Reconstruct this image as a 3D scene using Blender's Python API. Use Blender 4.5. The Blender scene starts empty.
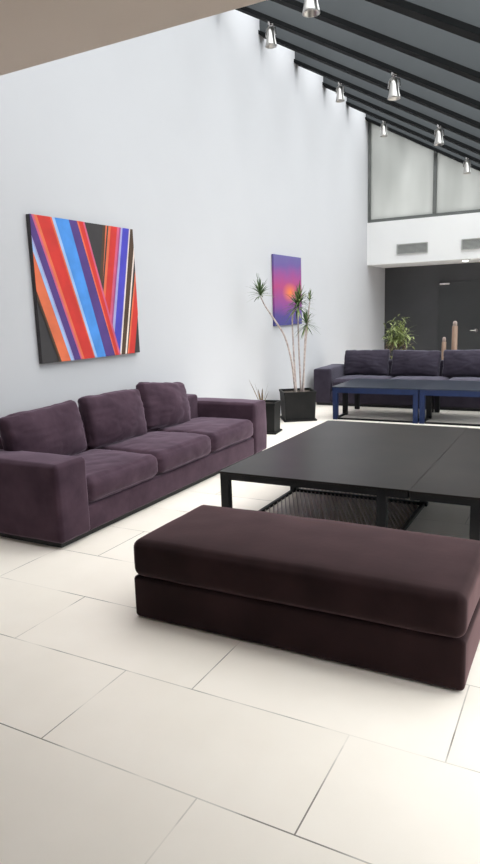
import bpy, bmesh, math, random
from mathutils import Vector, Matrix, noise
from math import sin, cos, pi, radians

S = bpy.context.scene
COL = S.collection

# ------------------------------------------------------------------ camera
cam_d = bpy.data.cameras.new('camera')
cam = bpy.data.objects.new('camera', cam_d)
COL.objects.link(cam)
R = Matrix(((0.88250256, -0.05804085, 0.46671242),
            (0.46910859, 0.17944688, -0.86471726),
            (-0.03356116, 0.98205401, 0.1855898)))
cam.matrix_world = Matrix.Translation((0, 0, 1.5)) @ R.to_4x4()
cam_d.sensor_fit = 'VERTICAL'
cam_d.sensor_height = 24
cam_d.lens = 643 / 864 * 24
cam_d.clip_start = 0.05
S.camera = cam

# ------------------------------------------------------------------ world, exposure
w = bpy.data.worlds.new('world')
S.world = w
w.use_nodes = True
bg = w.node_tree.nodes['Background']
# overcast sky: bright overhead, dimmer towards the horizon, dark ground below
_t = w.node_tree
_tc = _t.nodes.new('ShaderNodeTexCoord'); _sp = _t.nodes.new('ShaderNodeSeparateXYZ'); _cr = _t.nodes.new('ShaderNodeValToRGB')
_t.links.new(_tc.outputs['Generated'], _sp.inputs[0]); _t.links.new(_sp.outputs[2], _cr.inputs[0]); _t.links.new(_cr.outputs[0], bg.inputs[0])
_e = _cr.color_ramp.elements
_e[0].position = 0.0; _e[0].color = (.10, .10, .10, 1)
_e[1].position = 1.0; _e[1].color = (1.0, .97, .95, 1)
_x = _e.new(0.03); _x.color = (.24, .25, .26, 1)
_x = _e.new(0.45); _x.color = (.55, .55, .56, 1)
bg.inputs[1].default_value = 5.5
S.view_settings.view_transform = 'Standard'
S.view_settings.look = 'None'
S.view_settings.exposure = 0.53
S.view_settings.gamma = 1
S.view_settings.use_curve_mapping = False
S.cycles.max_bounces = 10
S.cycles.diffuse_bounces = 6
S.cycles.transparent_max_bounces = 16
S.cycles.caustics_reflective = False
S.cycles.caustics_refractive = False
S.cycles.sample_clamp_indirect = 6

# ------------------------------------------------------------------ material helpers
def principled(name, col, rough=0.6, metal=0.0, spec=0.5, sheen=0.0, sheen_tint=None, emit=None):
    m = bpy.data.materials.new(name)
    m.use_nodes = True
    b = m.node_tree.nodes['Principled BSDF']
    b.inputs['Base Color'].default_value = (*col, 1)
    b.inputs['Roughness'].default_value = rough
    b.inputs['Metallic'].default_value = metal
    b.inputs['Specular IOR Level'].default_value = spec
    if sheen:
        b.inputs['Sheen Weight'].default_value = sheen
        b.inputs['Sheen Roughness'].default_value = 0.35
        if sheen_tint:
            b.inputs['Sheen Tint'].default_value = (*sheen_tint, 1)
    if emit:
        b.inputs['Emission Color'].default_value = (*emit[0], 1)
        b.inputs['Emission Strength'].default_value = emit[1]
    return m

class NT:
    def __init__(s, m): s.t = m.node_tree; s.b = s.t.nodes['Principled BSDF']
    def n(s, k, **kw):
        x = s.t.nodes.new(k)
        for a, v in kw.items(): setattr(x, a, v)
        return x
    def l(s, a, b): s.t.links.new(a, b)
    def math(s, op, a, b=None, c=None):
        x = s.t.nodes.new('ShaderNodeMath'); x.operation = op
        for i, v in enumerate((a, b, c)):
            if v is None: continue
            if isinstance(v, (int, float)): x.inputs[i].default_value = v
            else: s.t.links.new(v, x.inputs[i])
        return x.outputs[0]

def mottle(m, c1, c2, scale=5, detail=4, bump=0.0, bscale=60, bdist=0.002, stretch=None, lo=0.3, hi=0.7):
    t = NT(m)
    tc = t.n('ShaderNodeTexCoord')
    src = tc.outputs['Object']
    if stretch:
        mp = t.n('ShaderNodeMapping'); mp.inputs['Scale'].default_value = stretch
        t.l(src, mp.inputs[0]); src = mp.outputs[0]
    no = t.n('ShaderNodeTexNoise'); no.inputs['Scale'].default_value = scale; no.inputs['Detail'].default_value = detail
    t.l(src, no.inputs['Vector'])
    cr = t.n('ShaderNodeValToRGB')
    cr.color_ramp.elements[0].position = lo; cr.color_ramp.elements[0].color = (*c1, 1)
    cr.color_ramp.elements[1].position = hi; cr.color_ramp.elements[1].color = (*c2, 1)
    t.l(no.outputs['Fac'], cr.inputs[0]); t.l(cr.outputs[0], t.b.inputs['Base Color'])
    if bump:
        n2 = t.n('ShaderNodeTexNoise'); n2.inputs['Scale'].default_value = bscale; n2.inputs['Detail'].default_value = 5
        t.l(src, n2.inputs['Vector'])
        bp = t.n('ShaderNodeBump'); bp.inputs['Strength'].default_value = bump; bp.inputs['Distance'].default_value = bdist
        t.l(n2.outputs['Fac'], bp.inputs['Height']); t.l(bp.outputs[0], t.b.inputs['Normal'])
    return m

M = {}
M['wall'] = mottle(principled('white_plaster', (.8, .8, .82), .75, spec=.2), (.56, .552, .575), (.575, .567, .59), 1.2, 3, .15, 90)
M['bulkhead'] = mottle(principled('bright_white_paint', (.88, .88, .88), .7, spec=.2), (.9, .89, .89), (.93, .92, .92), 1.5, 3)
M['taupe'] = mottle(principled('taupe_ceiling_paint', (.5, .44, .4), .8, spec=.1), (.66, .57, .50), (.70, .61, .54), 1.5, 3)
M['charcoal_wall'] = mottle(principled('charcoal_paint', (.05, .05, .055), .5), (.05, .05, .055), (.062, .062, .068), 2, 3)
M['rear'] = mottle(principled('fill_damping_rear_dark', (.1, .09, .085), .7), (.09, .08, .075), (.11, .1, .095), 2, 3)  # dark tone invented for the unseen near walls to cut fill light
M['charcoal_door'] = mottle(principled('charcoal_door_paint', (.04, .042, .045), .35), (.042, .044, .047), (.05, .052, .055), 2, 3)
M['fabric'] = mottle(principled('plum_grey_suede', (.1, .07, .085), .85, spec=.15, sheen=.42, sheen_tint=(.9, .68, .85)),
                     (.036, .0185, .029), (.068, .038, .054), 6, 5, .35, 25, .004)
M['fabric_far'] = mottle(principled('slate_plum_suede', (.06, .055, .075), .85, spec=.15, sheen=.35, sheen_tint=(.8, .78, .95)),
                     (.028, .022, .034), (.046, .038, .055), 6, 5, .35, 25, .004)
M['fabric_bench'] = mottle(principled('dark_aubergine_suede', (.05, .03, .034), .85, spec=.15, sheen=.33, sheen_tint=(1, .6, .64)),
                     (.012, .0045, .005), (.024, .0105, .0115), 5, 5, .12, 30, .003)
M['shadow_plinth'] = principled('black_shadow_plinth', (.01, .01, .01), .6)  # black stands in for the shadow under the sofas
M['table_top'] = mottle(principled('black_laminate', (.03, .03, .03), .3, spec=.13), (.012, .010, .0098), (.024, .020, .019), 3, 6, .05, 60)
M['black_metal'] = mottle(principled('black_powder_coat', (.008, .008, .009), .5, spec=.2), (.007, .007, .008), (.011, .011, .012), 8, 3)
M['blue_top'] = mottle(principled('blue_black_laminate', (.03, .04, .06), .3, spec=.25), (.014, .018, .028), (.026, .032, .046), 3, 6)
M['blue_metal'] = mottle(principled('navy_powder_coat', (.008, .02, .09), .5, spec=.25), (.004, .012, .05), (.006, .017, .066), 8, 3)
M['mesh'] = principled('bronze_grey_slats', (.32, .25, .23), .5)
M['beam'] = mottle(principled('grey_painted_steel', (.16, .175, .185), .6), (.038, .042, .046), (.05, .055, .059), 1.3, 4)
M['flange'] = mottle(principled('dark_painted_steel', (.018, .02, .023), .8, spec=.1), (.004, .0045, .005), (.007, .0075, .008), 3, 4)
M['frame'] = mottle(principled('grey_window_frame', (.13, .135, .13), .5), (.12, .125, .12), (.15, .155, .15), 5, 3)
M['chrome'] = principled('brushed_nickel', (.6, .58, .56), .25, 1)
M['chrome_satin'] = principled('satin_chrome', (.5, .48, .46), .35, 1)
M['pot'] = mottle(principled('black_plastic_pot', (.01, .01, .01), .6, spec=.15), (.009, .009, .009), (.014, .013, .013), 8, 3)
M['soil'] = mottle(principled('potting_soil', (.05, .035, .025), .95), (.03, .02, .015), (.09, .065, .05), 40, 4, .8, 60, .01)
M['leaf'] = mottle(principled('dracaena_leaf', (.05, .1, .03), .5), (.035, .07, .02), (.1, .17, .05), 20, 3)
M['leaf_light'] = mottle(principled('yellow_green_leaf', (.2, .26, .07), .5), (.1, .14, .03), (.4, .45, .18), 14, 3)
M['leaf_brown'] = mottle(principled('bronze_leaf', (.12, .08, .04), .6), (.07, .045, .03), (.2, .13, .06), 14, 3)
M['trunk'] = mottle(principled('pale_stem', (.45, .36, .33), .8), (.34, .27, .25), (.6, .5, .47), 30, 3)
M['wood'] = mottle(principled('tan_wood', (.35, .22, .15), .6), (.2, .12, .085), (.33, .22, .16), 4, 5, stretch=(8, 8, 1))
M['pale_cap'] = principled('pale_cap', (.36, .28, .25), .6)
M['vent'] = mottle(principled('vent_grey', (.3, .3, .29), .5), (.4, .4, .385), (.46, .46, .44), 8, 3)
M['vent_dark'] = principled('vent_inside', (.16, .16, .155), .8)
M['lamp'] = principled('downlight_lens', (1, 1, 1), .4, emit=((1, .95, .88), 6))
M['canvas_edge'] = principled('canvas_edge', (.035, .03, .035), .7)

def glass(name, tint, gloss=.06):
    m = bpy.data.materials.new(name); m.use_nodes = True
    t = m.node_tree; t.nodes.clear()
    o = t.nodes.new('ShaderNodeOutputMaterial'); mx = t.nodes.new('ShaderNodeMixShader')
    tr = t.nodes.new('ShaderNodeBsdfTransparent'); tr.inputs[0].default_value = (*tint, 1)
    gl = t.nodes.new('ShaderNodeBsdfGlossy'); gl.inputs['Roughness'].default_value = .03
    mx.inputs[0].default_value = gloss
    t.links.new(tr.outputs[0], mx.inputs[1]); t.links.new(gl.outputs[0], mx.inputs[2]); t.links.new(mx.outputs[0], o.inputs[0])
    return m
M['glass'] = glass('clear_glass', (.92, .95, .95))
def frosted():
    m = bpy.data.materials.new('frosted_glass'); m.use_nodes = True
    t = m.node_tree; t.nodes.clear()
    o = t.nodes.new('ShaderNodeOutputMaterial'); mx = t.nodes.new('ShaderNodeMixShader')
    tl = t.nodes.new('ShaderNodeBsdfTranslucent'); df = t.nodes.new('ShaderNodeBsdfDiffuse')
    tc = t.nodes.new('ShaderNodeTexCoord'); mp = t.nodes.new('ShaderNodeMapping'); mp.inputs['Scale'].default_value = (2.2, 1, .5)
    no = t.nodes.new('ShaderNodeTexNoise'); no.inputs['Scale'].default_value = 1.1; no.inputs['Detail'].default_value = 2
    cr = t.nodes.new('ShaderNodeValToRGB')
    cr.color_ramp.elements[0].position = .35; cr.color_ramp.elements[0].color = (.5, .51, .495, 1)
    cr.color_ramp.elements[1].position = .65; cr.color_ramp.elements[1].color = (.62, .63, .615, 1)
    L = t.links.new
    L(tc.outputs['Object'], mp.inputs[0]); L(mp.outputs[0], no.inputs['Vector']); L(no.outputs[0], cr.inputs[0]); L(cr.outputs[0], tl.inputs[0])
    df.inputs[0].default_value = (.4, .41, .4, 1)
    mx.inputs[0].default_value = .3
    L(tl.outputs[0], mx.inputs[1]); L(df.outputs[0], mx.inputs[2]); L(mx.outputs[0], o.inputs[0])
    return m
M['frosted'] = frosted()

def floor_mat():
    m = principled('beige_floor_tiles', (.7, .64, .58), .45, spec=.3)
    t = NT(m)
    tc = t.n('ShaderNodeTexCoord'); sp = t.n('ShaderNodeSeparateXYZ'); t.l(tc.outputs['Object'], sp.inputs[0])
    W_, H_ = .996, .4955
    yy = t.math('DIVIDE', t.math('SUBTRACT', sp.outputs[1], 1.4775), H_)
    row = t.math('FLOOR', yy); fy = t.math('SUBTRACT', yy, row)
    xx = t.math('SUBTRACT', t.math('DIVIDE', t.math('ADD', sp.outputs[0], .6635), W_), t.math('MULTIPLY', row, 1 / 3))
    colm = t.math('FLOOR', xx); fx = t.math('SUBTRACT', xx, colm)
    g = .0026
    def edge(fr, size):
        a = t.math('LESS_THAN', fr, g / size); b = t.math('GREATER_THAN', fr, 1 - g / size)
        return t.math('MAXIMUM', a, b)
    j = t.math('MAXIMUM', edge(fx, W_), edge(fy, H_))
    # joints fade in patches: washout from bright light painted into their colour
    nj = t.n('ShaderNodeTexNoise'); nj.inputs['Scale'].default_value = 2.4; nj.inputs['Detail'].default_value = 3
    t.l(tc.outputs['Object'], nj.inputs['Vector'])
    mr = t.n('ShaderNodeMapRange'); mr.inputs[1].default_value = .42; mr.inputs[2].default_value = .6; mr.inputs[3].default_value = .12; mr.inputs[4].default_value = .9
    t.l(nj.outputs['Fac'], mr.inputs[0]); j2 = t.math('MULTIPLY', j, mr.outputs[0])
    cmb = t.n('ShaderNodeCombineXYZ'); t.l(colm, cmb.inputs[0]); t.l(row, cmb.inputs[1])
    wn = t.n('ShaderNodeTexWhiteNoise'); t.l(cmb.outputs[0], wn.inputs['Vector'])
    no = t.n('ShaderNodeTexNoise'); no.inputs['Scale'].default_value = 3.2; no.inputs['Detail'].default_value = 6
    t.l(tc.outputs['Object'], no.inputs['Vector'])
    f = t.math('ADD', t.math('MULTIPLY', wn.outputs['Value'], .35), t.math('MULTIPLY', no.outputs['Fac'], .65))
    cr = t.n('ShaderNodeValToRGB')
    cr.color_ramp.elements[0].position = .2; cr.color_ramp.elements[0].color = (.82, .745, .67, 1)
    cr.color_ramp.elements[1].position = .8; cr.color_ramp.elements[1].color = (.91, .835, .765, 1)
    t.l(f, cr.inputs[0])
    mx = t.n('ShaderNodeMix', data_type='RGBA'); t.l(j2, mx.inputs[0]); t.l(cr.outputs[0], mx.inputs[6])
    mx.inputs[7].default_value = (.13, .11, .09, 1)
    t.l(mx.outputs[2], t.b.inputs['Base Color'])
    return m
M['floor'] = floor_mat()

def sunset_mat():
    m = principled('sunset_canvas', (.3, .1, .3), .7)
    t = NT(m); tc = t.n('ShaderNodeTexCoord'); sp = t.n('ShaderNodeSeparateXYZ'); t.l(tc.outputs['Object'], sp.inputs[0])
    no = t.n('ShaderNodeTexNoise'); no.inputs['Scale'].default_value = 4; t.l(tc.outputs['Object'], no.inputs['Vector'])
    z = t.math('ADD', t.math('DIVIDE', sp.outputs[2], .97), t.math('MULTIPLY', t.math('SUBTRACT', no.outputs['Fac'], .5), .18))
    cr = t.n('ShaderNodeValToRGB'); e = cr.color_ramp.elements
    pts = [(0, (.06, .06, .22)), (.16, (.09, .06, .25)), (.3, (.26, .06, .26)), (.55, (.42, .055, .19)), (.72, (.30, .065, .26)), (.87, (.14, .09, .30)), (1, (.13, .11, .30))]
    e[0].position = pts[0][0]; e[0].color = (*pts[0][1], 1); e[1].position = 1; e[1].color = (*pts[-1][1], 1)
    for p, c in pts[1:-1]:
        x = e.new(p); x.color = (*c, 1)
    t.l(z, cr.inputs[0])
    dy = t.math('SUBTRACT', sp.outputs[1], .54); dz = t.math('SUBTRACT', sp.outputs[2], .46)
    r = t.math('SQRT', t.math('ADD', t.math('MULTIPLY', t.math('MULTIPLY', dy, dy), .45), t.math('MULTIPLY', t.math('MULTIPLY', dz, dz), 1.6)))
    k = t.n('ShaderNodeMapRange'); k.inputs[1].default_value = .19; k.inputs[2].default_value = .0; t.l(r, k.inputs[0])
    mx = t.n('ShaderNodeMix', data_type='RGBA'); t.l(k.outputs[0], mx.inputs[0]); t.l(cr.outputs[0], mx.inputs[6]); mx.inputs[7].default_value = (.85, .22, .04, 1)
    t.l(mx.outputs[2], t.b.inputs['Base Color'])
    return m
M['sunset'] = sunset_mat()

# ------------------------------------------------------------------ mesh helpers
def link(name, me, parent=None, loc=None):
    o = bpy.data.objects.new(name, me); COL.objects.link(o)
    if loc: o.location = loc
    if parent: o.parent = parent
    return o

def obj(name, bm, mats, parent=None, loc=None, smooth=False, sub=0):
    if not isinstance(mats, (list, tuple)): mats = [mats]
    bmesh.ops.recalc_face_normals(bm, faces=bm.faces)
    me = bpy.data.meshes.new(name); bm.to_mesh(me); bm.free()
    for m in mats: me.materials.append(m)
    if smooth:
        for p in me.polygons: p.use_smooth = True
    return link(name, me, parent, loc)

def thing(name, label, cat, loc=(0, 0, 0), rz=0, group=None):
    o = link(name, None); o.location = loc; o.rotation_euler = (0, 0, rz)
    return tag(o, label, cat, group)

def tag(o, label, cat, group=None):
    o['label'] = label; o['category'] = cat
    if group: o['group'] = group
    return o

def struct(name, bm, mats, parent=None, label=None, smooth=False):
    o = obj(name, bm, mats, parent, smooth=smooth)
    if parent is None:
        o['kind'] = 'structure'
        if label: o['label'] = label
    return o

def dup(root, loc, rz, label, group=None):
    r = root.copy(); COL.objects.link(r); r.location = loc; r.rotation_euler = (0, 0, rz); r['label'] = label
    if group: r['group'] = group
    for ch in list(root.children):
        c = ch.copy(); COL.objects.link(c); c.parent = r
        for g in list(ch.children):
            d = g.copy(); COL.objects.link(d); d.parent = c
    return r

def box(bm, x0, x1, y0, y1, z0, z1, bev=0, seg=2, mi=0):
    r = bmesh.ops.create_cube(bm, size=1)
    vs = r['verts']
    for v in vs:
        v.co = Vector((x0 + (v.co.x + .5) * (x1 - x0), y0 + (v.co.y + .5) * (y1 - y0), z0 + (v.co.z + .5) * (z1 - z0)))
    fs = {f for v in vs for f in v.link_faces}
    for f in fs: f.material_index = mi
    if bev:
        es = {e for v in vs for e in v.link_edges}
        bmesh.ops.bevel(bm, geom=list(es), offset=bev, segments=seg, affect='EDGES', profile=.5)
    return bm

def B(*a, **k): return box(bmesh.new(), *a, **k)

def prism(bm, pts, axis, a, b, mi=0):
    """pts 2D polygon extruded along axis from a to b. axis 'x': pts=(y,z); 'y': (x,z); 'z': (x,y)"""
    def mk(p, t):
        return {'x': (t, p[0], p[1]), 'y': (p[0], t, p[1]), 'z': (p[0], p[1], t)}[axis]
    v0 = [bm.verts.new(mk(p, a)) for p in pts]; v1 = [bm.verts.new(mk(p, b)) for p in pts]
    fs = [bm.faces.new(v0), bm.faces.new(v1[::-1])]
    n = len(pts)
    for i in range(n): fs.append(bm.faces.new((v0[i], v1[i], v1[(i + 1) % n], v0[(i + 1) % n])))
    for f in fs: f.material_index = mi
    return bm

def tube(bm, pts, rads, n=8, cap=True, mi=0):
    pts = [Vector(p) for p in pts]; rings = []
    up = Vector((0, 0, 1))
    for i, p in enumerate(pts):
        d = (pts[min(i + 1, len(pts) - 1)] - pts[max(i - 1, 0)]).normalized()
        a = d.cross(Vector((0, 1, 0)) if abs(d.z) > .9 else up).normalized(); b = d.cross(a)
        r = rads[i] if isinstance(rads, (list, tuple)) else rads
        rings.append([bm.verts.new(p + a * r * cos(2 * pi * k / n) + b * r * sin(2 * pi * k / n)) for k in range(n)])
    for i in range(len(rings) - 1):
        for k in range(n):
            f = bm.faces.new((rings[i][k], rings[i][(k + 1) % n], rings[i + 1][(k + 1) % n], rings[i + 1][k])); f.material_index = mi
    if cap:
        bm.faces.new(rings[0][::-1]).material_index = mi; bm.faces.new(rings[-1]).material_index = mi
    return bm

def lathe(bm, prof, n=20, origin=(0, 0, 0), rot=None, mi=0):
    rings = []; o = Vector(origin)
    for r, z in prof:
        ring = []
        for k in range(n):
            p = Vector((r * cos(2 * pi * k / n), r * sin(2 * pi * k / n), z))
            if rot: p = rot @ p
            ring.append(bm.verts.new(p + o))
        rings.append(ring)
    for i in range(len(rings) - 1):
        for k in range(n):
            bm.faces.new((rings[i][k], rings[i][(k + 1) % n], rings[i + 1][(k + 1) % n], rings[i + 1][k])).material_index = mi
    bm.faces.new(rings[0][::-1]).material_index = mi; bm.faces.new(rings[-1]).material_index = mi
    return bm

def soft_box(hx, hy, hz, r, puff=(0, 0, 0), amp=.004, freq=5, seed=0, n=(14, 14, 8), wrinkle=0, sag=None):
    """rounded, padded, slightly crumpled box centred on the origin; puff = extra bulge of the x, y, z faces"""
    bm = bmesh.new(); H = (hx, hy, hz); cache = {}
    def coords(k, h):
        L = [-1.0]; e = r / h
        for s in (.25, .5, .75, 1.0): L.append(-1 + e * s)
        for i in range(1, k): L.append(-1 + e + (2 - 2 * e) * i / k)
        L += [1 - e * s for s in (1.0, .75, .5, .25)] + [1.0]
        return L
    C = [coords(n[i], H[i]) for i in range(3)]
    off = Vector((seed * 7.3, seed * 3.1, seed * 1.7))
    def vert(i, j, k):
        key = (i, j, k)
        if key in cache: return cache[key]
        p = [C[0][i], C[1][j], C[2][k]]
        q = Vector([p[a] * H[a] for a in range(3)])
        c = Vector([max(-H[a] + r, min(H[a] - r, q[a])) for a in range(3)])
        d = q - c
        nrm = d.normalized() if d.length > 1e-6 else Vector((0, 0, 1))
        co = c + nrm * r
        for a in range(3):
            b1, b2 = [x for x in range(3) if x != a]
            wgt = (1 - p[b1] ** 2) ** .7 * (1 - p[b2] ** 2) ** .7 if abs(p[b1]) < 1 and abs(p[b2]) < 1 else 0
            co[a] += p[a] * abs(p[a]) * puff[a] * wgt
        nn = noise.noise(co * freq + off) + .5 * noise.noise(co * freq * 2.3 + off)
        co += nrm * nn * amp
        if wrinkle:
            ww = noise.noise(Vector((co.x * 6, co.y * 5, co.z * 16)) + off)
            co += nrm * (1 - min(1, abs(ww) * 5)) * -wrinkle
        if sag: co = sag(co)
        cache[key] = bm.verts.new(co); return cache[key]
    N = [len(c) - 1 for c in C]
    for a in range(3):
        b, c = [(1, 2), (0, 2), (0, 1)][a]
        for side in (0, N[a]):
            for i in range(N[b]):
                for j in range(N[c]):
                    q = []
                    for (di, dj) in ((0, 0), (1, 0), (1, 1), (0, 1)):
                        idx = [0, 0, 0]; idx[a] = side; idx[b] = i + di; idx[c] = j + dj
                        q.append(vert(*idx))
                    bm.faces.new(q)
    return bm

def xf(bm, loc=(0, 0, 0), rot=(0, 0, 0)):
    from mathutils import Euler
    m = Matrix.Translation(loc) @ Euler(rot).to_matrix().to_4x4()
    bmesh.ops.transform(bm, matrix=m, verts=bm.verts); return bm

# ------------------------------------------------------------------ the room
WX, RX = -3.85, .8           # left wall face, right glazing
YB, YD, YN = 12.57, 13.85, -2.6   # bulkhead plane, dark recess wall, wall behind the viewer
ROOF = lambda x: 4.9 - .56 * (x - WX)
SOF = 2.28
CE, CZ = 2.34, 2.6            # edge and height of the low taupe ceiling

struct('floor', B(WX - .2, RX + .2, YN - .2, YD + .2, -.15, 0), M['floor'], label='large pale beige floor tiles with thin dark joints')
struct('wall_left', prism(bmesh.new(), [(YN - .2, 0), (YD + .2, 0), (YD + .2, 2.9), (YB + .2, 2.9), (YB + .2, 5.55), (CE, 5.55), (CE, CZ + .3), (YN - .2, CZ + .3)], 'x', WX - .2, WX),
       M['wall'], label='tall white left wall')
struct('wall_rear', B(WX, RX, YN - .2, YN, 0, CZ), M['rear'])
struct('wall_right', B(RX, RX + .2, YN - .2, 1.2, 0, CZ), M['rear'])
struct('ceiling', B(WX, RX + .2, YN - .2, CE, CZ, CZ + .25), M['taupe'], label='low taupe ceiling over the near end')
# wall above the low ceiling that closes the roof space
struct('wall_front', prism(bmesh.new(), [(WX, CZ + .25), (.5, CZ + .25), (WX, 5.5)], 'y', CE - .15, CE), M['wall'])
# bulkhead
bk = bmesh.new()
prism(bk, [(WX, SOF), (RX, SOF), (RX, ROOF(RX) + .25), (WX + 1.83 / .56, 3.07), (WX, 3.07)], 'y', YB, YB + .2)
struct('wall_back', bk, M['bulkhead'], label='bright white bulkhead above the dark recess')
struct('trim_1', B(WX, RX, YB + .2, YD, SOF, SOF + .2), M['bulkhead'], label='white soffit of the recess')
struct('wall_recess', B(WX, RX, YD, YD + .2, 0, SOF + .2), M['charcoal_wall'], label='dark charcoal back wall of the recess')
struct('wall_end', B(RX, RX + .2, YB - .1, YD + .2, 0, SOF + .2), M['wall'])

# charcoal door in the recess wall
d = struct('door_1', B(-2.72, -1.75, YD - .03, YD, 0, 1.93, bev=.004), M['charcoal_door'], label='charcoal door with chrome lever and closer')
c = bmesh.new(); box(c, -2.70, -2.50, YD - .09, YD - .03, 1.87, 1.91, bev=.01); box(c, -2.52, -2.49, YD - .12, YD - .03, 1.885, 1.9)
obj('door_closer', c, M['chrome'], d)
h = bmesh.new(); tube(h, [(-1.96, YD - .03, .95), (-1.96, YD - .09, .95)], .035, 12); tube(h, [(-1.96, YD - .085, .95), (-2.08, YD - .085, .95)], .012, 8)
obj('door_handle', h, M['chrome'], d)

# clerestory windows of the far gable
mull = [WX, -2.6, -1.35, -.62]
n = 0
for i in range(3):
    n += 1
    x0, x1 = mull[i], mull[i + 1]
    t0, t1 = ROOF(x0) + .12, ROOF(x1) + .12
    f = bmesh.new(); fw = .03
    box(f, x0, x1, YB + .04, YB + .14, 3.07, 3.13)
    box(f, x0, x0 + (.05 if i == 0 else fw), YB + .04, YB + .14, 3.13, t0)
    box(f, x1 - fw, x1, YB + .04, YB + .14, 3.13, max(t1, 3.14))
    prism(f, [(x0, t0 - .1), (x1, t1 - .1), (x1, t1), (x0, t0)], 'y', YB + .04, YB + .14)
    win = struct('window_%d' % n, f, M['frame'], label='frosted clerestory window in a grey frame under the roof slope')
    pn = prism(bmesh.new(), [(x0 + .02, 3.1), (x1 - .02, 3.1), (x1 - .02, t1 - .02), (x0 + .02, t0 - .02)], 'y', YB + .085, YB + .095)
    obj('pane', pn, M['frosted'], win)
# wall strip closing the gable above the last beam
struct('wall_gable', prism(bmesh.new(), [(WX, ROOF(WX) + .12), (RX, ROOF(RX) + .12), (RX, ROOF(RX) + .66), (WX, ROOF(WX) + .66)], 'y', YB + .02, YB + .18), M['beam'])

# roof beams (deep grey webs, dark bottom flanges) and the glass between them
beams = [YB - .03 - 1.12 * k for k in range(10)]
beams[0] = YB - .06
DEP = .52
for k, y in enumerate(beams):
    wb = prism(bmesh.new(), [(WX, ROOF(WX) + .03), (RX, ROOF(RX) + .03), (RX, ROOF(RX) + DEP), (WX, ROOF(WX) + DEP)], 'y', y - .045, y + .045)
    o = struct('roof_beam', wb, M['beam'], label='deep grey sloping roof beam with a dark underside')
    fl = prism(bmesh.new(), [(WX, ROOF(WX)), (RX, ROOF(RX)), (RX, ROOF(RX) + .045), (WX, ROOF(WX) + .045)], 'y', y - .085, y + .085)
    obj('flange', fl, M['flange'], o)
for k in range(10):
    y1 = beams[k] - .0; y0 = beams[k + 1] if k < 9 else CE
    n += 1
    g = prism(bmesh.new(), [(WX, ROOF(WX) + DEP), (RX + .2, ROOF(RX + .2) + DEP), (RX + .2, ROOF(RX + .2) + DEP + .02), (WX, ROOF(WX) + DEP + .02)], 'y', y0, y1)
    struct('window_%d' % n, g, M['glass'], label='sloping roof glazing between beams')

# glazed right side under the eave
bays = [1.2 + (YB - .1 - 1.2) / 6 * k for k in range(7)]
for k in range(6):
    n += 1
    y0, y1 = bays[k], bays[k + 1]
    top = ROOF(RX) + .03
    f = bmesh.new()
    box(f, RX + .02, RX + .1, y0, y1, 0, .08); box(f, RX + .02, RX + .1, y0, y1, top - .08, top)
    box(f, RX + .02, RX + .1, y0, y0 + .05, .08, top - .08); box(f, RX + .02, RX + .1, y1 - .05, y1, .08, top - .08)
    win = struct('window_%d' % n, f, M['frame'], label='tall side window in a grey frame')
    obj('pane', B(RX + .055, RX + .065, y0 + .03, y1 - .03, .06, top - .06), M['glass'], win)
struct('trim_2', B(RX, RX + .12, 1.2, YB, ROOF(RX) + .03, ROOF(RX) + .5), M['beam'], label='grey eaves beam')

# ------------------------------------------------------------------ sofas (front faces +x, base corner at near front end)
def make_sofa(label, fab, seed, back_spec, group):
    """origin: floor, middle of the sofa; local +x is the front, y along its length"""
    L, D = 3.09, .87; A = .29
    t = thing('sofa', label, 'sofa', group=group)
    obj('shadow_plinth', B(-D / 2 + .04, D / 2 - .05, -L / 2 + .04, L / 2 - .04, 0, .05), M['shadow_plinth'], t)  # low block coloured as the shaded gap above the floor
    b = soft_box(D / 2 - .015, L / 2 - A + .01, .09, .02, (0, 0, 0), .002, 3, seed, (8, 24, 3)); xf(b, (0, 0, .04 + .09))
    obj('base', b, fab, t, smooth=True)
    for s in (-1, 1):
        a = soft_box(D / 2, A / 2, .265, .03, (.006, .008, .008), .004, 4, seed + s, (14, 6, 8)); xf(a, (0, s * (L / 2 - A / 2), .305))
        obj('armrest', a, fab, t, smooth=True)
    bk = soft_box(.1, L / 2 - A + .02, .30, .03, (.01, 0, .01), .004, 4, seed + 5, (4, 24, 8)); xf(bk, (-D / 2 + .1, 0, .345))
    obj('backrest', bk, fab, t, smooth=True)
    cw = (L - 2 * A) / 3
    for i in range(3):
        y = -L / 2 + A + cw * (i + .5)
        c = soft_box(.335, cw / 2 - .006, .092, .055, (.02, .004, .022), .005, 4, seed + 10 + i, (22, 22, 6), wrinkle=.0045)
        xf(c, (.10, y, .222 + .097))
        obj('seat_cushion', c, fab, t, smooth=True)
    for i, (y, w_, tilt, roll, hgt) in enumerate(back_spec):
        c = soft_box(.046, w_ / 2, hgt / 2, .042, (.09, -.006, -.004), .009, 4, seed + 20 + i, (7, 30, 24), wrinkle=.0065)
        xf(c, (0, 0, hgt / 2)); xf(c, (-.175, y, .405), (roll, tilt, 0))
        obj('back_cushion', c, fab, t, smooth=True)
    return t

s1 = make_sofa('long plum-grey three-seat sofa along the white wall beneath the striped painting', M['fabric'], 3,
               [(-.955, .76, radians(-12), radians(2), .435), (-.15, .75, radians(-11), radians(-1.5), .45), (.61, .71, radians(-13), radians(-6), .45)], None)
s1.location = (WX + .055 + .435, 2.94 + 1.545, 0)
s2 = make_sofa('dark three-seat sofa at the far end behind the blue-framed tables', M['fabric_far'], 41,
               [(.66, .745, radians(-15), 0, .425), (-.115, .75, radians(-15), radians(-1), .42), (-.885, .74, radians(-15), radians(1), .425)], None)
s2.location = (-3.73 + 1.545, 9.37 + .435, 0); s2.rotation_euler = (0, 0, -pi / 2)

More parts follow.
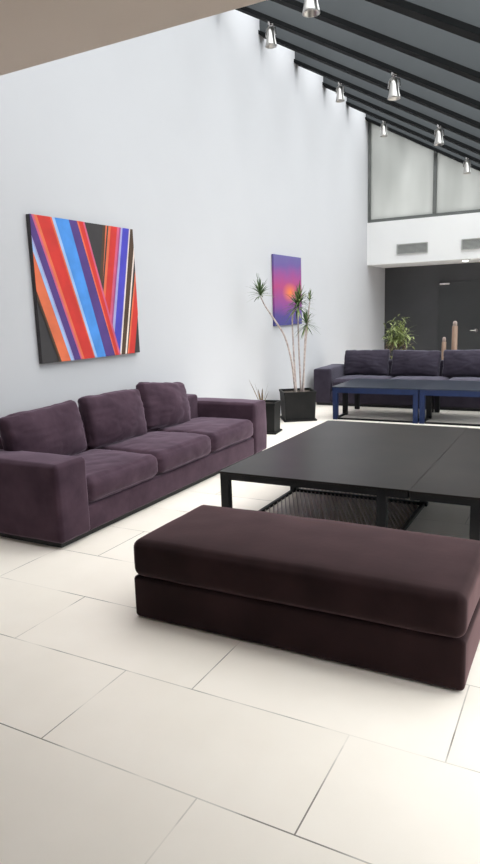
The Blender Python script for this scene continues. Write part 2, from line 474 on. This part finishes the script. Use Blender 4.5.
# ------------------------------------------------------------------ bench ottoman
bx0, bx1, by0, by1 = -1.93, -.335, 2.385, 3.055
t = thing('ottoman_bench', 'long dark aubergine upholstered bench with a thick loose cushion in the foreground', 'bench', ((bx0 + bx1) / 2, (by0 + by1) / 2, 0))
hx, hy = (bx1 - bx0) / 2, (by1 - by0) / 2
b = soft_box(hx - .005, hy - .005, .108, .02, (.003, .003, 0), .003, 3, 61, (24, 10, 4)); xf(b, (0, 0, .113))
obj('base', b, M['fabric_bench'], t, smooth=True)
b = soft_box(hx - .008, hy + .002, .095, .042, (.004, .004, .018), .004, 3, 62, (28, 14, 5)); xf(b, (0, 0, .315))
obj('cushion', b, M['fabric_bench'], t, smooth=True)

# ------------------------------------------------------------------ low square tables
def make_table(name, label, top, metal, rail_mat, group, w_, d_, leg, apron, legx, legy, shelf):
    """legx / legy: positions of the leg centres measured from the table's corner"""
    h_ = .45
    t = thing(name, label, 'table', group=group)
    a, b = w_ / 2, d_ / 2
    obj('tabletop', B(-a, a, -b, b, h_ - .014, h_, bev=.0012), top, t)
    f = bmesh.new(); e = .006; zt = h_ - .014; zb = zt - apron
    for s in (-1, 1):
        box(f, -a + e, a - e, min(s * (b - e), s * (b - e - .04)), max(s * (b - e), s * (b - e - .04)), zb, zt)
        box(f, min(s * (a - e), s * (a - e - .04)), max(s * (a - e), s * (a - e - .04)), -b + e + .04, b - e - .04, zb, zt)
    obj('apron', f, metal, t)
    hl = leg / 2
    for x in legx:
        for y in legy:
            obj('leg', B(-a + x - hl, -a + x + hl, -b + y - hl, -b + y + hl, 0, zb), metal if y == legy[0] else rail_mat, t)
    f = bmesh.new()
    for y in (legy if shelf else legy[:1]): box(f, -a + legx[0] + hl, -a + legx[-1] - hl, -b + y - .012, -b + y + .012, 0, .024)
    for x in (legx[0], legx[-1]):
        for k in range(len(legy) - 1 if shelf else 1): box(f, -a + x - .012, -a + x + .012, -b + legy[k] + hl, -b + legy[k + 1] - hl, 0, .024)
    obj('bottom_rail', f, rail_mat, t)
    if shelf:
        g = bmesh.new(); x0, x1, y0, y1 = -a + legx[0] + .012, -a + legx[-1] - .012, -b + legy[0] + .012, -b + legy[-1] - .012
        k = math.tan(radians(-25)); c = x0 - 1
        while c < x1 + 2:      # slanted thin rods clipped to the rail frame
            ya, yb = y0, y1
            lo = sorted(((x0 - c) / k + y0, (x1 - c) / k + y0))
            ya, yb = max(ya, lo[0]), min(yb, lo[1])
            if yb - ya > .03:
                p = [(c + k * (ya - y0) - .0045, ya), (c + k * (ya - y0) + .0045, ya), (c + k * (yb - y0) + .0045, yb), (c + k * (yb - y0) - .0045, yb)]
                prism(g, p, 'z', .008, .014)
            c += .034
        obj('slatted_shelf', g, M['mesh'], t)
    return t

g_ = 'black tables pushed together'
bt = make_table('coffee_table', 'low wide black table directly behind the bench, in the middle of the seating', M['table_top'], M['black_metal'], M['black_metal'], g_,
                1.265, 2.08, .055, .04, (.034, 1.10), (.034, 1.18, 2.046), True)
TX, TY = -2.115, 3.60
bt.location = (TX + .6325, TY + 1.04, 0)
bt = make_table('coffee_table', 'low wide black table behind the bench, cut off by the right edge', M['table_top'], M['black_metal'], M['black_metal'], g_,
                1.265, 2.08, .055, .04, (.365, 1.231), (.034, 1.18, 2.046), True)
bt.location = (TX + .6325 + 1.2665, TY + 1.04 - .012, 0)
g_ = 'navy-framed tables'
nt = make_table('coffee_table', 'low navy-framed table before the far sofa, nearer the tall plant pot', M['blue_top'], M['blue_metal'], M['black_metal'], g_,
                1.16, 1.02, .062, .07, (.04, 1.12), (.04, .44, .98), False)
nt.location = (-2.995 + .58, 8.2 + .51, 0)
dup(nt, (-2.995 + .58 + 1.162, 8.2 + .51, 0), 0, 'low navy-framed table before the far sofa, cut off by the right edge', g_)

# ------------------------------------------------------------------ paintings
def striped_painting():
    Y0, Y1, Z0, Z1 = 3.79, 5.075, 1.135, 2.28
    W_, H_ = Y1 - Y0, Z1 - Z0
    t = thing('painting', 'large unframed canvas of crossing red, blue and purple diagonal stripes on the left wall', 'painting', (WX + .004, Y0, Z0))
    cols = dict(dark=(.035, .03, .032), red=(.60, .028, .02), orange=(.72, .15, .06), blue=(.065, .27, .72), purple=(.08, .035, .2), indigo=(.06, .05, .45),
                lav=(.36, .34, .6), pink=(.6, .1, .2), white=(.85, .7, .62), brown=(.07, .035, .018), sky=(.35, .5, .8), magenta=(.35, .05, .2))
    names = list(cols); mats = [mottle(principled('paint_' + k, c, .6), tuple(x * .85 for x in c), tuple(min(1, x * 1.1) for x in c), 6, 3) for k, c in cols.items()]
    bm = bmesh.new(); box(bm, 0, .035, 0, W_, 0, H_, mi=0)
    def stripe(lay, col, t0, t1, b0, b1):
        # polygon in (u, v) v up; clip to the unit square
        poly = [(t0, 1), (t1, 1), (b1, 0), (b0, 0)]
        for (ax, lim, keep) in ((0, 0, 1), (0, 1, -1)):
            out = []
            for i in range(len(poly)):
                p, q = poly[i], poly[(i + 1) % len(poly)]
                ip, iq = (p[ax] - lim) * keep >= 0, (q[ax] - lim) * keep >= 0
                if ip: out.append(p)
                if ip != iq:
                    k = (lim - p[ax]) / (q[ax] - p[ax]); out.append((p[0] + k * (q[0] - p[0]), p[1] + k * (q[1] - p[1])))
            poly = out
            if len(poly) < 3: return
        vs = [bm.verts.new((.0352 + lay * .00025, u * W_, v * H_)) for u, v in poly]
        f = bm.faces.new(vs); f.material_index = names.index(col)
    R_ = [('brown', .67, .705, .50, .53), ('orange', .70, .725, .53, .545), ('dark', .715, .73, .51, .53), ('orange', .73, .765, .525, .56), ('red', .755, .825, .55, .61), ('pink', .825, .862, .61, .645), ('magenta', .85, .87, .635, .655),
          ('lav', .865, .89, .65, .685), ('indigo', .885, .96, .68, .76), ('lav', .957, .968, .755, .768), ('white', .962, .972, .762, .775), ('brown', .972, 1.03, .775, .82), ('white', 1.03, 1.045, .82, .838),
          ('dark', 1.045, 1.085, .838, .86), ('red', 1.085, 1.15, .86, .93), ('orange', 1.075, 1.09, .845, .863)]
    L_ = [('orange', -.175, -.075, .155, .255), ('brown', -.185, -.165, .145, .165), ('sky', -.08, -.055, .25, .275), ('lav', -.055, -.04, .275, .29), ('purple', -.045, .03, .285, .36),
          ('pink', .012, .03, .345, .362), ('orange', .03, .06, .36, .39), ('red', .055, .18, .38, .487), ('orange', .165, .185, .478, .495), ('sky', .18, .21, .487, .515), ('blue', .205, .335, .51, .61),
          ('purple', .33, .42, .60, .71), ('orange', .405, .425, .70, .715), ('red', .42, .475, .71, .75), ('pink', .462, .478, .742, .762)]
    lay = 0
    for s in R_ + L_:
        lay += 1; stripe(lay, *s)
    obj('canvas', bm, mats, t)
striped_painting()
t = thing('painting', 'smaller square canvas of a magenta and blue sunset behind the tall plant', 'painting', (WX + .004, 8.2, 1.27))
obj('canvas', B(0, .03, 0, .97, 0, .97, bev=.003), M['sunset'], t)

# ------------------------------------------------------------------ air vents
def vent(x0, x1, label):
    t = thing('air_vent', label, 'vent', (x0, YB, 2.44), group='air vents in the bulkhead')
    w_ = x1 - x0; h_ = .19
    f = bmesh.new(); fw = .018
    box(f, 0, w_, -.02, 0, 0, fw); box(f, 0, w_, -.02, 0, h_ - fw, h_); box(f, 0, fw, -.02, 0, fw, h_ - fw); box(f, w_ - fw, w_, -.02, 0, fw, h_ - fw)
    obj('frame', f, M['vent'], t)
    obj('backing', B(fw, w_ - fw, -.004, 0, fw, h_ - fw), M['vent_dark'], t)
    s = bmesh.new()
    for i in range(7):
        z = fw + .008 + i * .0212
        prism(s, [(-.018, z), (-.006, z + .014), (-.004, z + .014), (-.016, z)], 'x', fw, w_ - fw)
    obj('slats', s, M['vent'], t)
vent(-3.27, -2.69, 'grey slatted air vent in the white bulkhead, nearer the left wall')
vent(-2.09, -1.51, 'grey slatted air vent in the white bulkhead, cut off by the right edge')
t = thing('downlight', 'small round lit downlight in the soffit of the recess', 'light', (-2.06, 12.86, SOF))
obj('trim_ring', lathe(bmesh.new(), [(.08, 0), (.08, -.012), (.06, -.012), (.06, 0)], 20), M['chrome'], t)
obj('lens', lathe(bmesh.new(), [(.059, -.002), (.055, -.016), (.03, -.026)], 20), M['lamp'], t)

# ------------------------------------------------------------------ spotlights under the beams
def make_spot(label):
    t = thing('spotlight', label, 'light', group='spotlights under the roof beams')
    b = bmesh.new()
    lathe(b, [(.03, -.012), (.03, .02)], 16)
    tube(b, [(0, 0, 0), (0, 0, -.03)], .012, 8)
    obj('mount', b, M['chrome'], t)
    b = bmesh.new()
    tube(b, [(-.058, 0, -.13), (-.05, 0, -.06), (-.02, 0, -.028), (.02, 0, -.028), (.05, 0, -.06), (.058, 0, -.13)], .008, 6)
    obj('bracket', b, M['chrome'], t)
    hd = lathe(bmesh.new(), [(.018, .085), (.032, .075), (.04, .03), (.05, -.04), (.062, -.09), (.064, -.105), (.056, -.105), (.045, -.07)], 20, (0, 0, -.13))
    obj('lamp_head', hd, M['chrome_satin'], t, smooth=True)
    return t
sp = None
rowA = [(-3.2, 6.94), (-3.2, 9.18), (-3.21, 11.42)]
rowB = [(-1.85, 4.70), (-1.85, 6.94), (-1.85, 9.18), (-1.85, 11.42)]
labA = ['small chrome spotlight nearest the top of the white wall', 'small chrome spotlight by the white wall, middle one of its row of three', 'small chrome spotlight before the frosted window, nearest the white wall']
labB = ['large chrome spotlight cut by the top edge of the photo', 'chrome spotlight hanging mid-roof, second nearest of the right-hand row', 'chrome spotlight just above the frosted window mullion', 'chrome spotlight nearest the right edge, before the frosted glass']
for (x, y), lb in list(zip(rowA, labA)) + list(zip(rowB, labB)):
    loc = (x, y, ROOF(x) - .0)
    if sp is None: sp = make_spot(lb); sp.location = loc
    else: dup(sp, loc, 0, lb)

# ------------------------------------------------------------------ plants
def pot(t, bot, top, h, mat=None):
    """square tapered pot with rim, wall thickness, soil"""
    bm = bmesh.new(); a, b = bot / 2, top / 2
    prof = [(a, .012), (b, h - .03), (b + .008, h - .03), (b + .008, h), (b - .012, h), (b - .016, h - .05), (0.02, h - .05)]
    rings = []
    for r, z in prof:
        rings.append([bm.verts.new((sx * r, sy * r, z)) for sx, sy in ((-1, -1), (1, -1), (1, 1), (-1, 1))])
    for i in range(len(rings) - 1):
        for k in range(4): bm.faces.new((rings[i][k], rings[i][(k + 1) % 4], rings[i + 1][(k + 1) % 4], rings[i + 1][k]))
    bm.faces.new(rings[0][::-1]); bm.faces.new(rings[-1])
    p = obj('pot', bm, M['pot'], t)
    obj('saucer', B(-a - .025, a + .025, -a - .025, a + .025, 0, .022, bev=.006), M['pot'], t)
    g = soft_box(b - .017, b - .017, .012, .008, (0, 0, .004), .004, 20, 5, (10, 10, 2)); xf(g, (0, 0, h - .042))
    obj('soil', g, M['soil'], t, smooth=True)
    return p

def blade(bm, o, d, ln, wd, droop, mi=0, n=6):
    o = Vector(o); d = Vector(d).normalized()
    side = d.cross(Vector((0, 0, 1)))
    side = side.normalized() if side.length > 1e-3 else Vector((1, 0, 0))
    prev = None
    for i in range(n + 1):
        s = i / n
        c = o + d * ln * s + Vector((0, 0, -droop * s * s * ln))
        w_ = wd * (math.sin(pi * min(.97, .15 + s * .85))) ** .8 / 2
        upv = side.cross(d).normalized() * w_ * .25
        row = [bm.verts.new(c - side * w_ + upv), bm.verts.new(c), bm.verts.new(c + side * w_ + upv)]
        if prev:
            for k in (0, 1): bm.faces.new((prev[k], prev[k + 1], row[k + 1], row[k])).material_index = mi
        prev = row

def crown(c, n, ln, seed, updir=(0, 0, 1), spread=(.0, 1.9), wd=.02, droop=.35, mats=None, nm='leaf_crown', parent=None):
    rnd = random.Random(seed); bm = bmesh.new(); up = Vector(updir).normalized()
    a = up.orthogonal().normalized(); b = up.cross(a)
    for i in range(n):
        th = spread[0] + (spread[1] - spread[0]) * (i + .5) / n + rnd.uniform(-.15, .15); ph = i * 2.4 + rnd.uniform(-.3, .3)
        d = up * cos(th) + (a * cos(ph) + b * sin(ph)) * sin(th)
        blade(bm, Vector(c) + up * (.06 * (1 - i / n)) , d, ln * rnd.uniform(.7, 1.1), wd, droop * sin(th), mi=0 if rnd.random() < .8 or not mats else 1)
    return obj(nm, bm, [M['leaf'], M['leaf_light']], parent)

def smooth_path(pts, k=5):
    P = [Vector(p) for p in pts]; out = []
    for i in range(len(P) - 1):
        p0, p1, p2, p3 = P[max(i - 1, 0)], P[i], P[i + 1], P[min(i + 2, len(P) - 1)]
        for j in range(k):
            s = j / k
            out.append(.5 * ((2 * p1) + (p2 - p0) * s + (2 * p0 - 5 * p1 + 4 * p2 - p3) * s * s + (3 * p1 - p0 - 3 * p2 + p3) * s ** 3))
    out.append(P[-1]); return out

PX, PY = -3.455, 8.10
t = thing('potted_dracaena', 'tall potted dracaena with bare pale stems and spiky tufts in a black square pot', 'plant', (PX, PY, 0))
before = set(COL.objects)
pot(t, .40, .43, .40)
for o in set(COL.objects) - before: o.rotation_euler = (0, 0, radians(33))
def loc(p): return (p[0] - PX, p[1] - PY, p[2])
stems = [
    ([(-3.47, 8.07, .33), (-3.40, 7.8, .80), (-3.38, 7.55, 1.15), (-3.43, 7.36, 1.37), (-3.52, 7.28, 1.55), (-3.56, 7.25, 1.66)], 44, .22, (-.1, -.05, 1), (.0, 1.6), 1),
    ([(-3.44, 8.03, .33), (-3.455, 8.0, .9), (-3.46, 7.98, 1.35), (-3.43, 7.98, 1.46), (-3.385, 7.98, 1.50)], 60, .25, (.1, 0, 1), (.0, 2.1), 2),
    ([(-3.40, 8.1, .33), (-3.40, 8.05, .9), (-3.385, 8.0, 1.4), (-3.36, 8.0, 1.58)], 34, .21, (0, 0, 1), (.0, 1.9), 3),
    ([(-3.37, 8.1, .33), (-3.33, 8.05, .75), (-3.29, 8.0, 1.1), (-3.27, 8.0, 1.27)], 44, .2, (0, 0, 1), (.1, 2.2), 4),
    ([(-3.39, 8.12, .33), (-3.32, 8.06, .9), (-3.26, 8.03, 1.35), (-3.225, 8.02, 1.58)], 16, .12, (0, 0, 1), (.0, 1.2), 5)]
for path, nl, ln, up, spread, sd in stems:
    pp = smooth_path([loc(p) for p in path])
    s = obj('stem', tube(bmesh.new(), pp, [.014 - .006 * i / len(pp) for i in range(len(pp))], 8), M['trunk'], t, smooth=True)
    crown(pp[-1], nl, ln, sd, up, spread, .018, .35, mats=True, parent=s)
t = thing('potted_plant', 'low black square pot with thin upright shoots beyond the near sofa arm', 'plant', (-3.43, 7.09, 0), radians(8))
pot(t, .24, .265, .385)
b = bmesh.new(); rnd = random.Random(8)
for i, (dx, dy, ln) in enumerate(((-.75, .1, .36), (-.35, -.2, .3), (.05, .1, .22), (.4, .1, .3), (.7, -.1, .2), (-.1, .4, .2), (.25, -.4, .18), (-.5, .5, .22))):
    blade(b, (-.07 + dx * .03, dy * .05, .34), (dx * .6, dy * .6, 1), ln, .022, .05)
obj('leaf_shoots', b, [M['leaf_brown']], t)

# leafy plant behind the far sofa
t = thing('potted_plant', 'bushy yellow-green plant behind the far sofa, against the dark wall', 'plant', (-2.98, 11.55, 0))
pot(t, .30, .36, .38)
s = obj('stem', tube(bmesh.new(), [(0, 0, .3), (.02, 0, .6), (-.02, .0, .85)], [.025, .02, .014], 8), M['leaf_brown'], t, smooth=True)
b = bmesh.new(); rnd = random.Random(12)
for i in range(420):
    c0 = Vector((rnd.gauss(0, .085), rnd.gauss(0, .10), .93 + rnd.gauss(0, .14)))
    ph = rnd.uniform(0, 2 * pi); el = rnd.uniform(-.7, 1.1)
    blade(b, c0, (cos(ph) * cos(el), sin(ph) * cos(el), sin(el)), rnd.uniform(.07, .17), .03, .4, mi=(1 if c0.z < .88 and rnd.random() < .75 else 0), n=3)
for d_, ln in (((.8, 0, .55), .42), ((.9, -.2, .1), .4), ((.7, 0, -.5), .35), ((.3, 0, .95), .38), ((-.2, 0, 1), .28), ((.9, .1, .35), .35)):
    blade(b, (.02, 0, .98), d_, ln, .022, .15)
obj('foliage', b, [M['leaf_light'], M['leaf_brown']], t)

# slim wooden posts behind the far sofa
def post(x, h, r, label):
    t = thing('wooden_post', label, 'post', (x, 11.6, 0), group='wooden posts behind the far sofa')
    obj('foot', lathe(bmesh.new(), [(r * 1.35, 0), (r * 1.35, .03), (r * 1.1, .05)], 20), M['wood'], t)
    obj('shaft', lathe(bmesh.new(), [(r, .05), (r * 1.05, .3), (r, h - .09), (r * .8, h - .08)], 16), M['wood'], t, smooth=True)
    obj('cap', lathe(bmesh.new(), [(r * .75, h - .08), (r * .8, h - .03), (r * .55, h - .005), (r * .2, h)], 16), M['pale_cap'], t, smooth=True)
post(-2.175, .93, .038, 'shorter slim tan wooden post rising behind the far sofa')
post(-2.0, 1.20, .047, 'taller slim tan wooden post rising behind the far sofa')
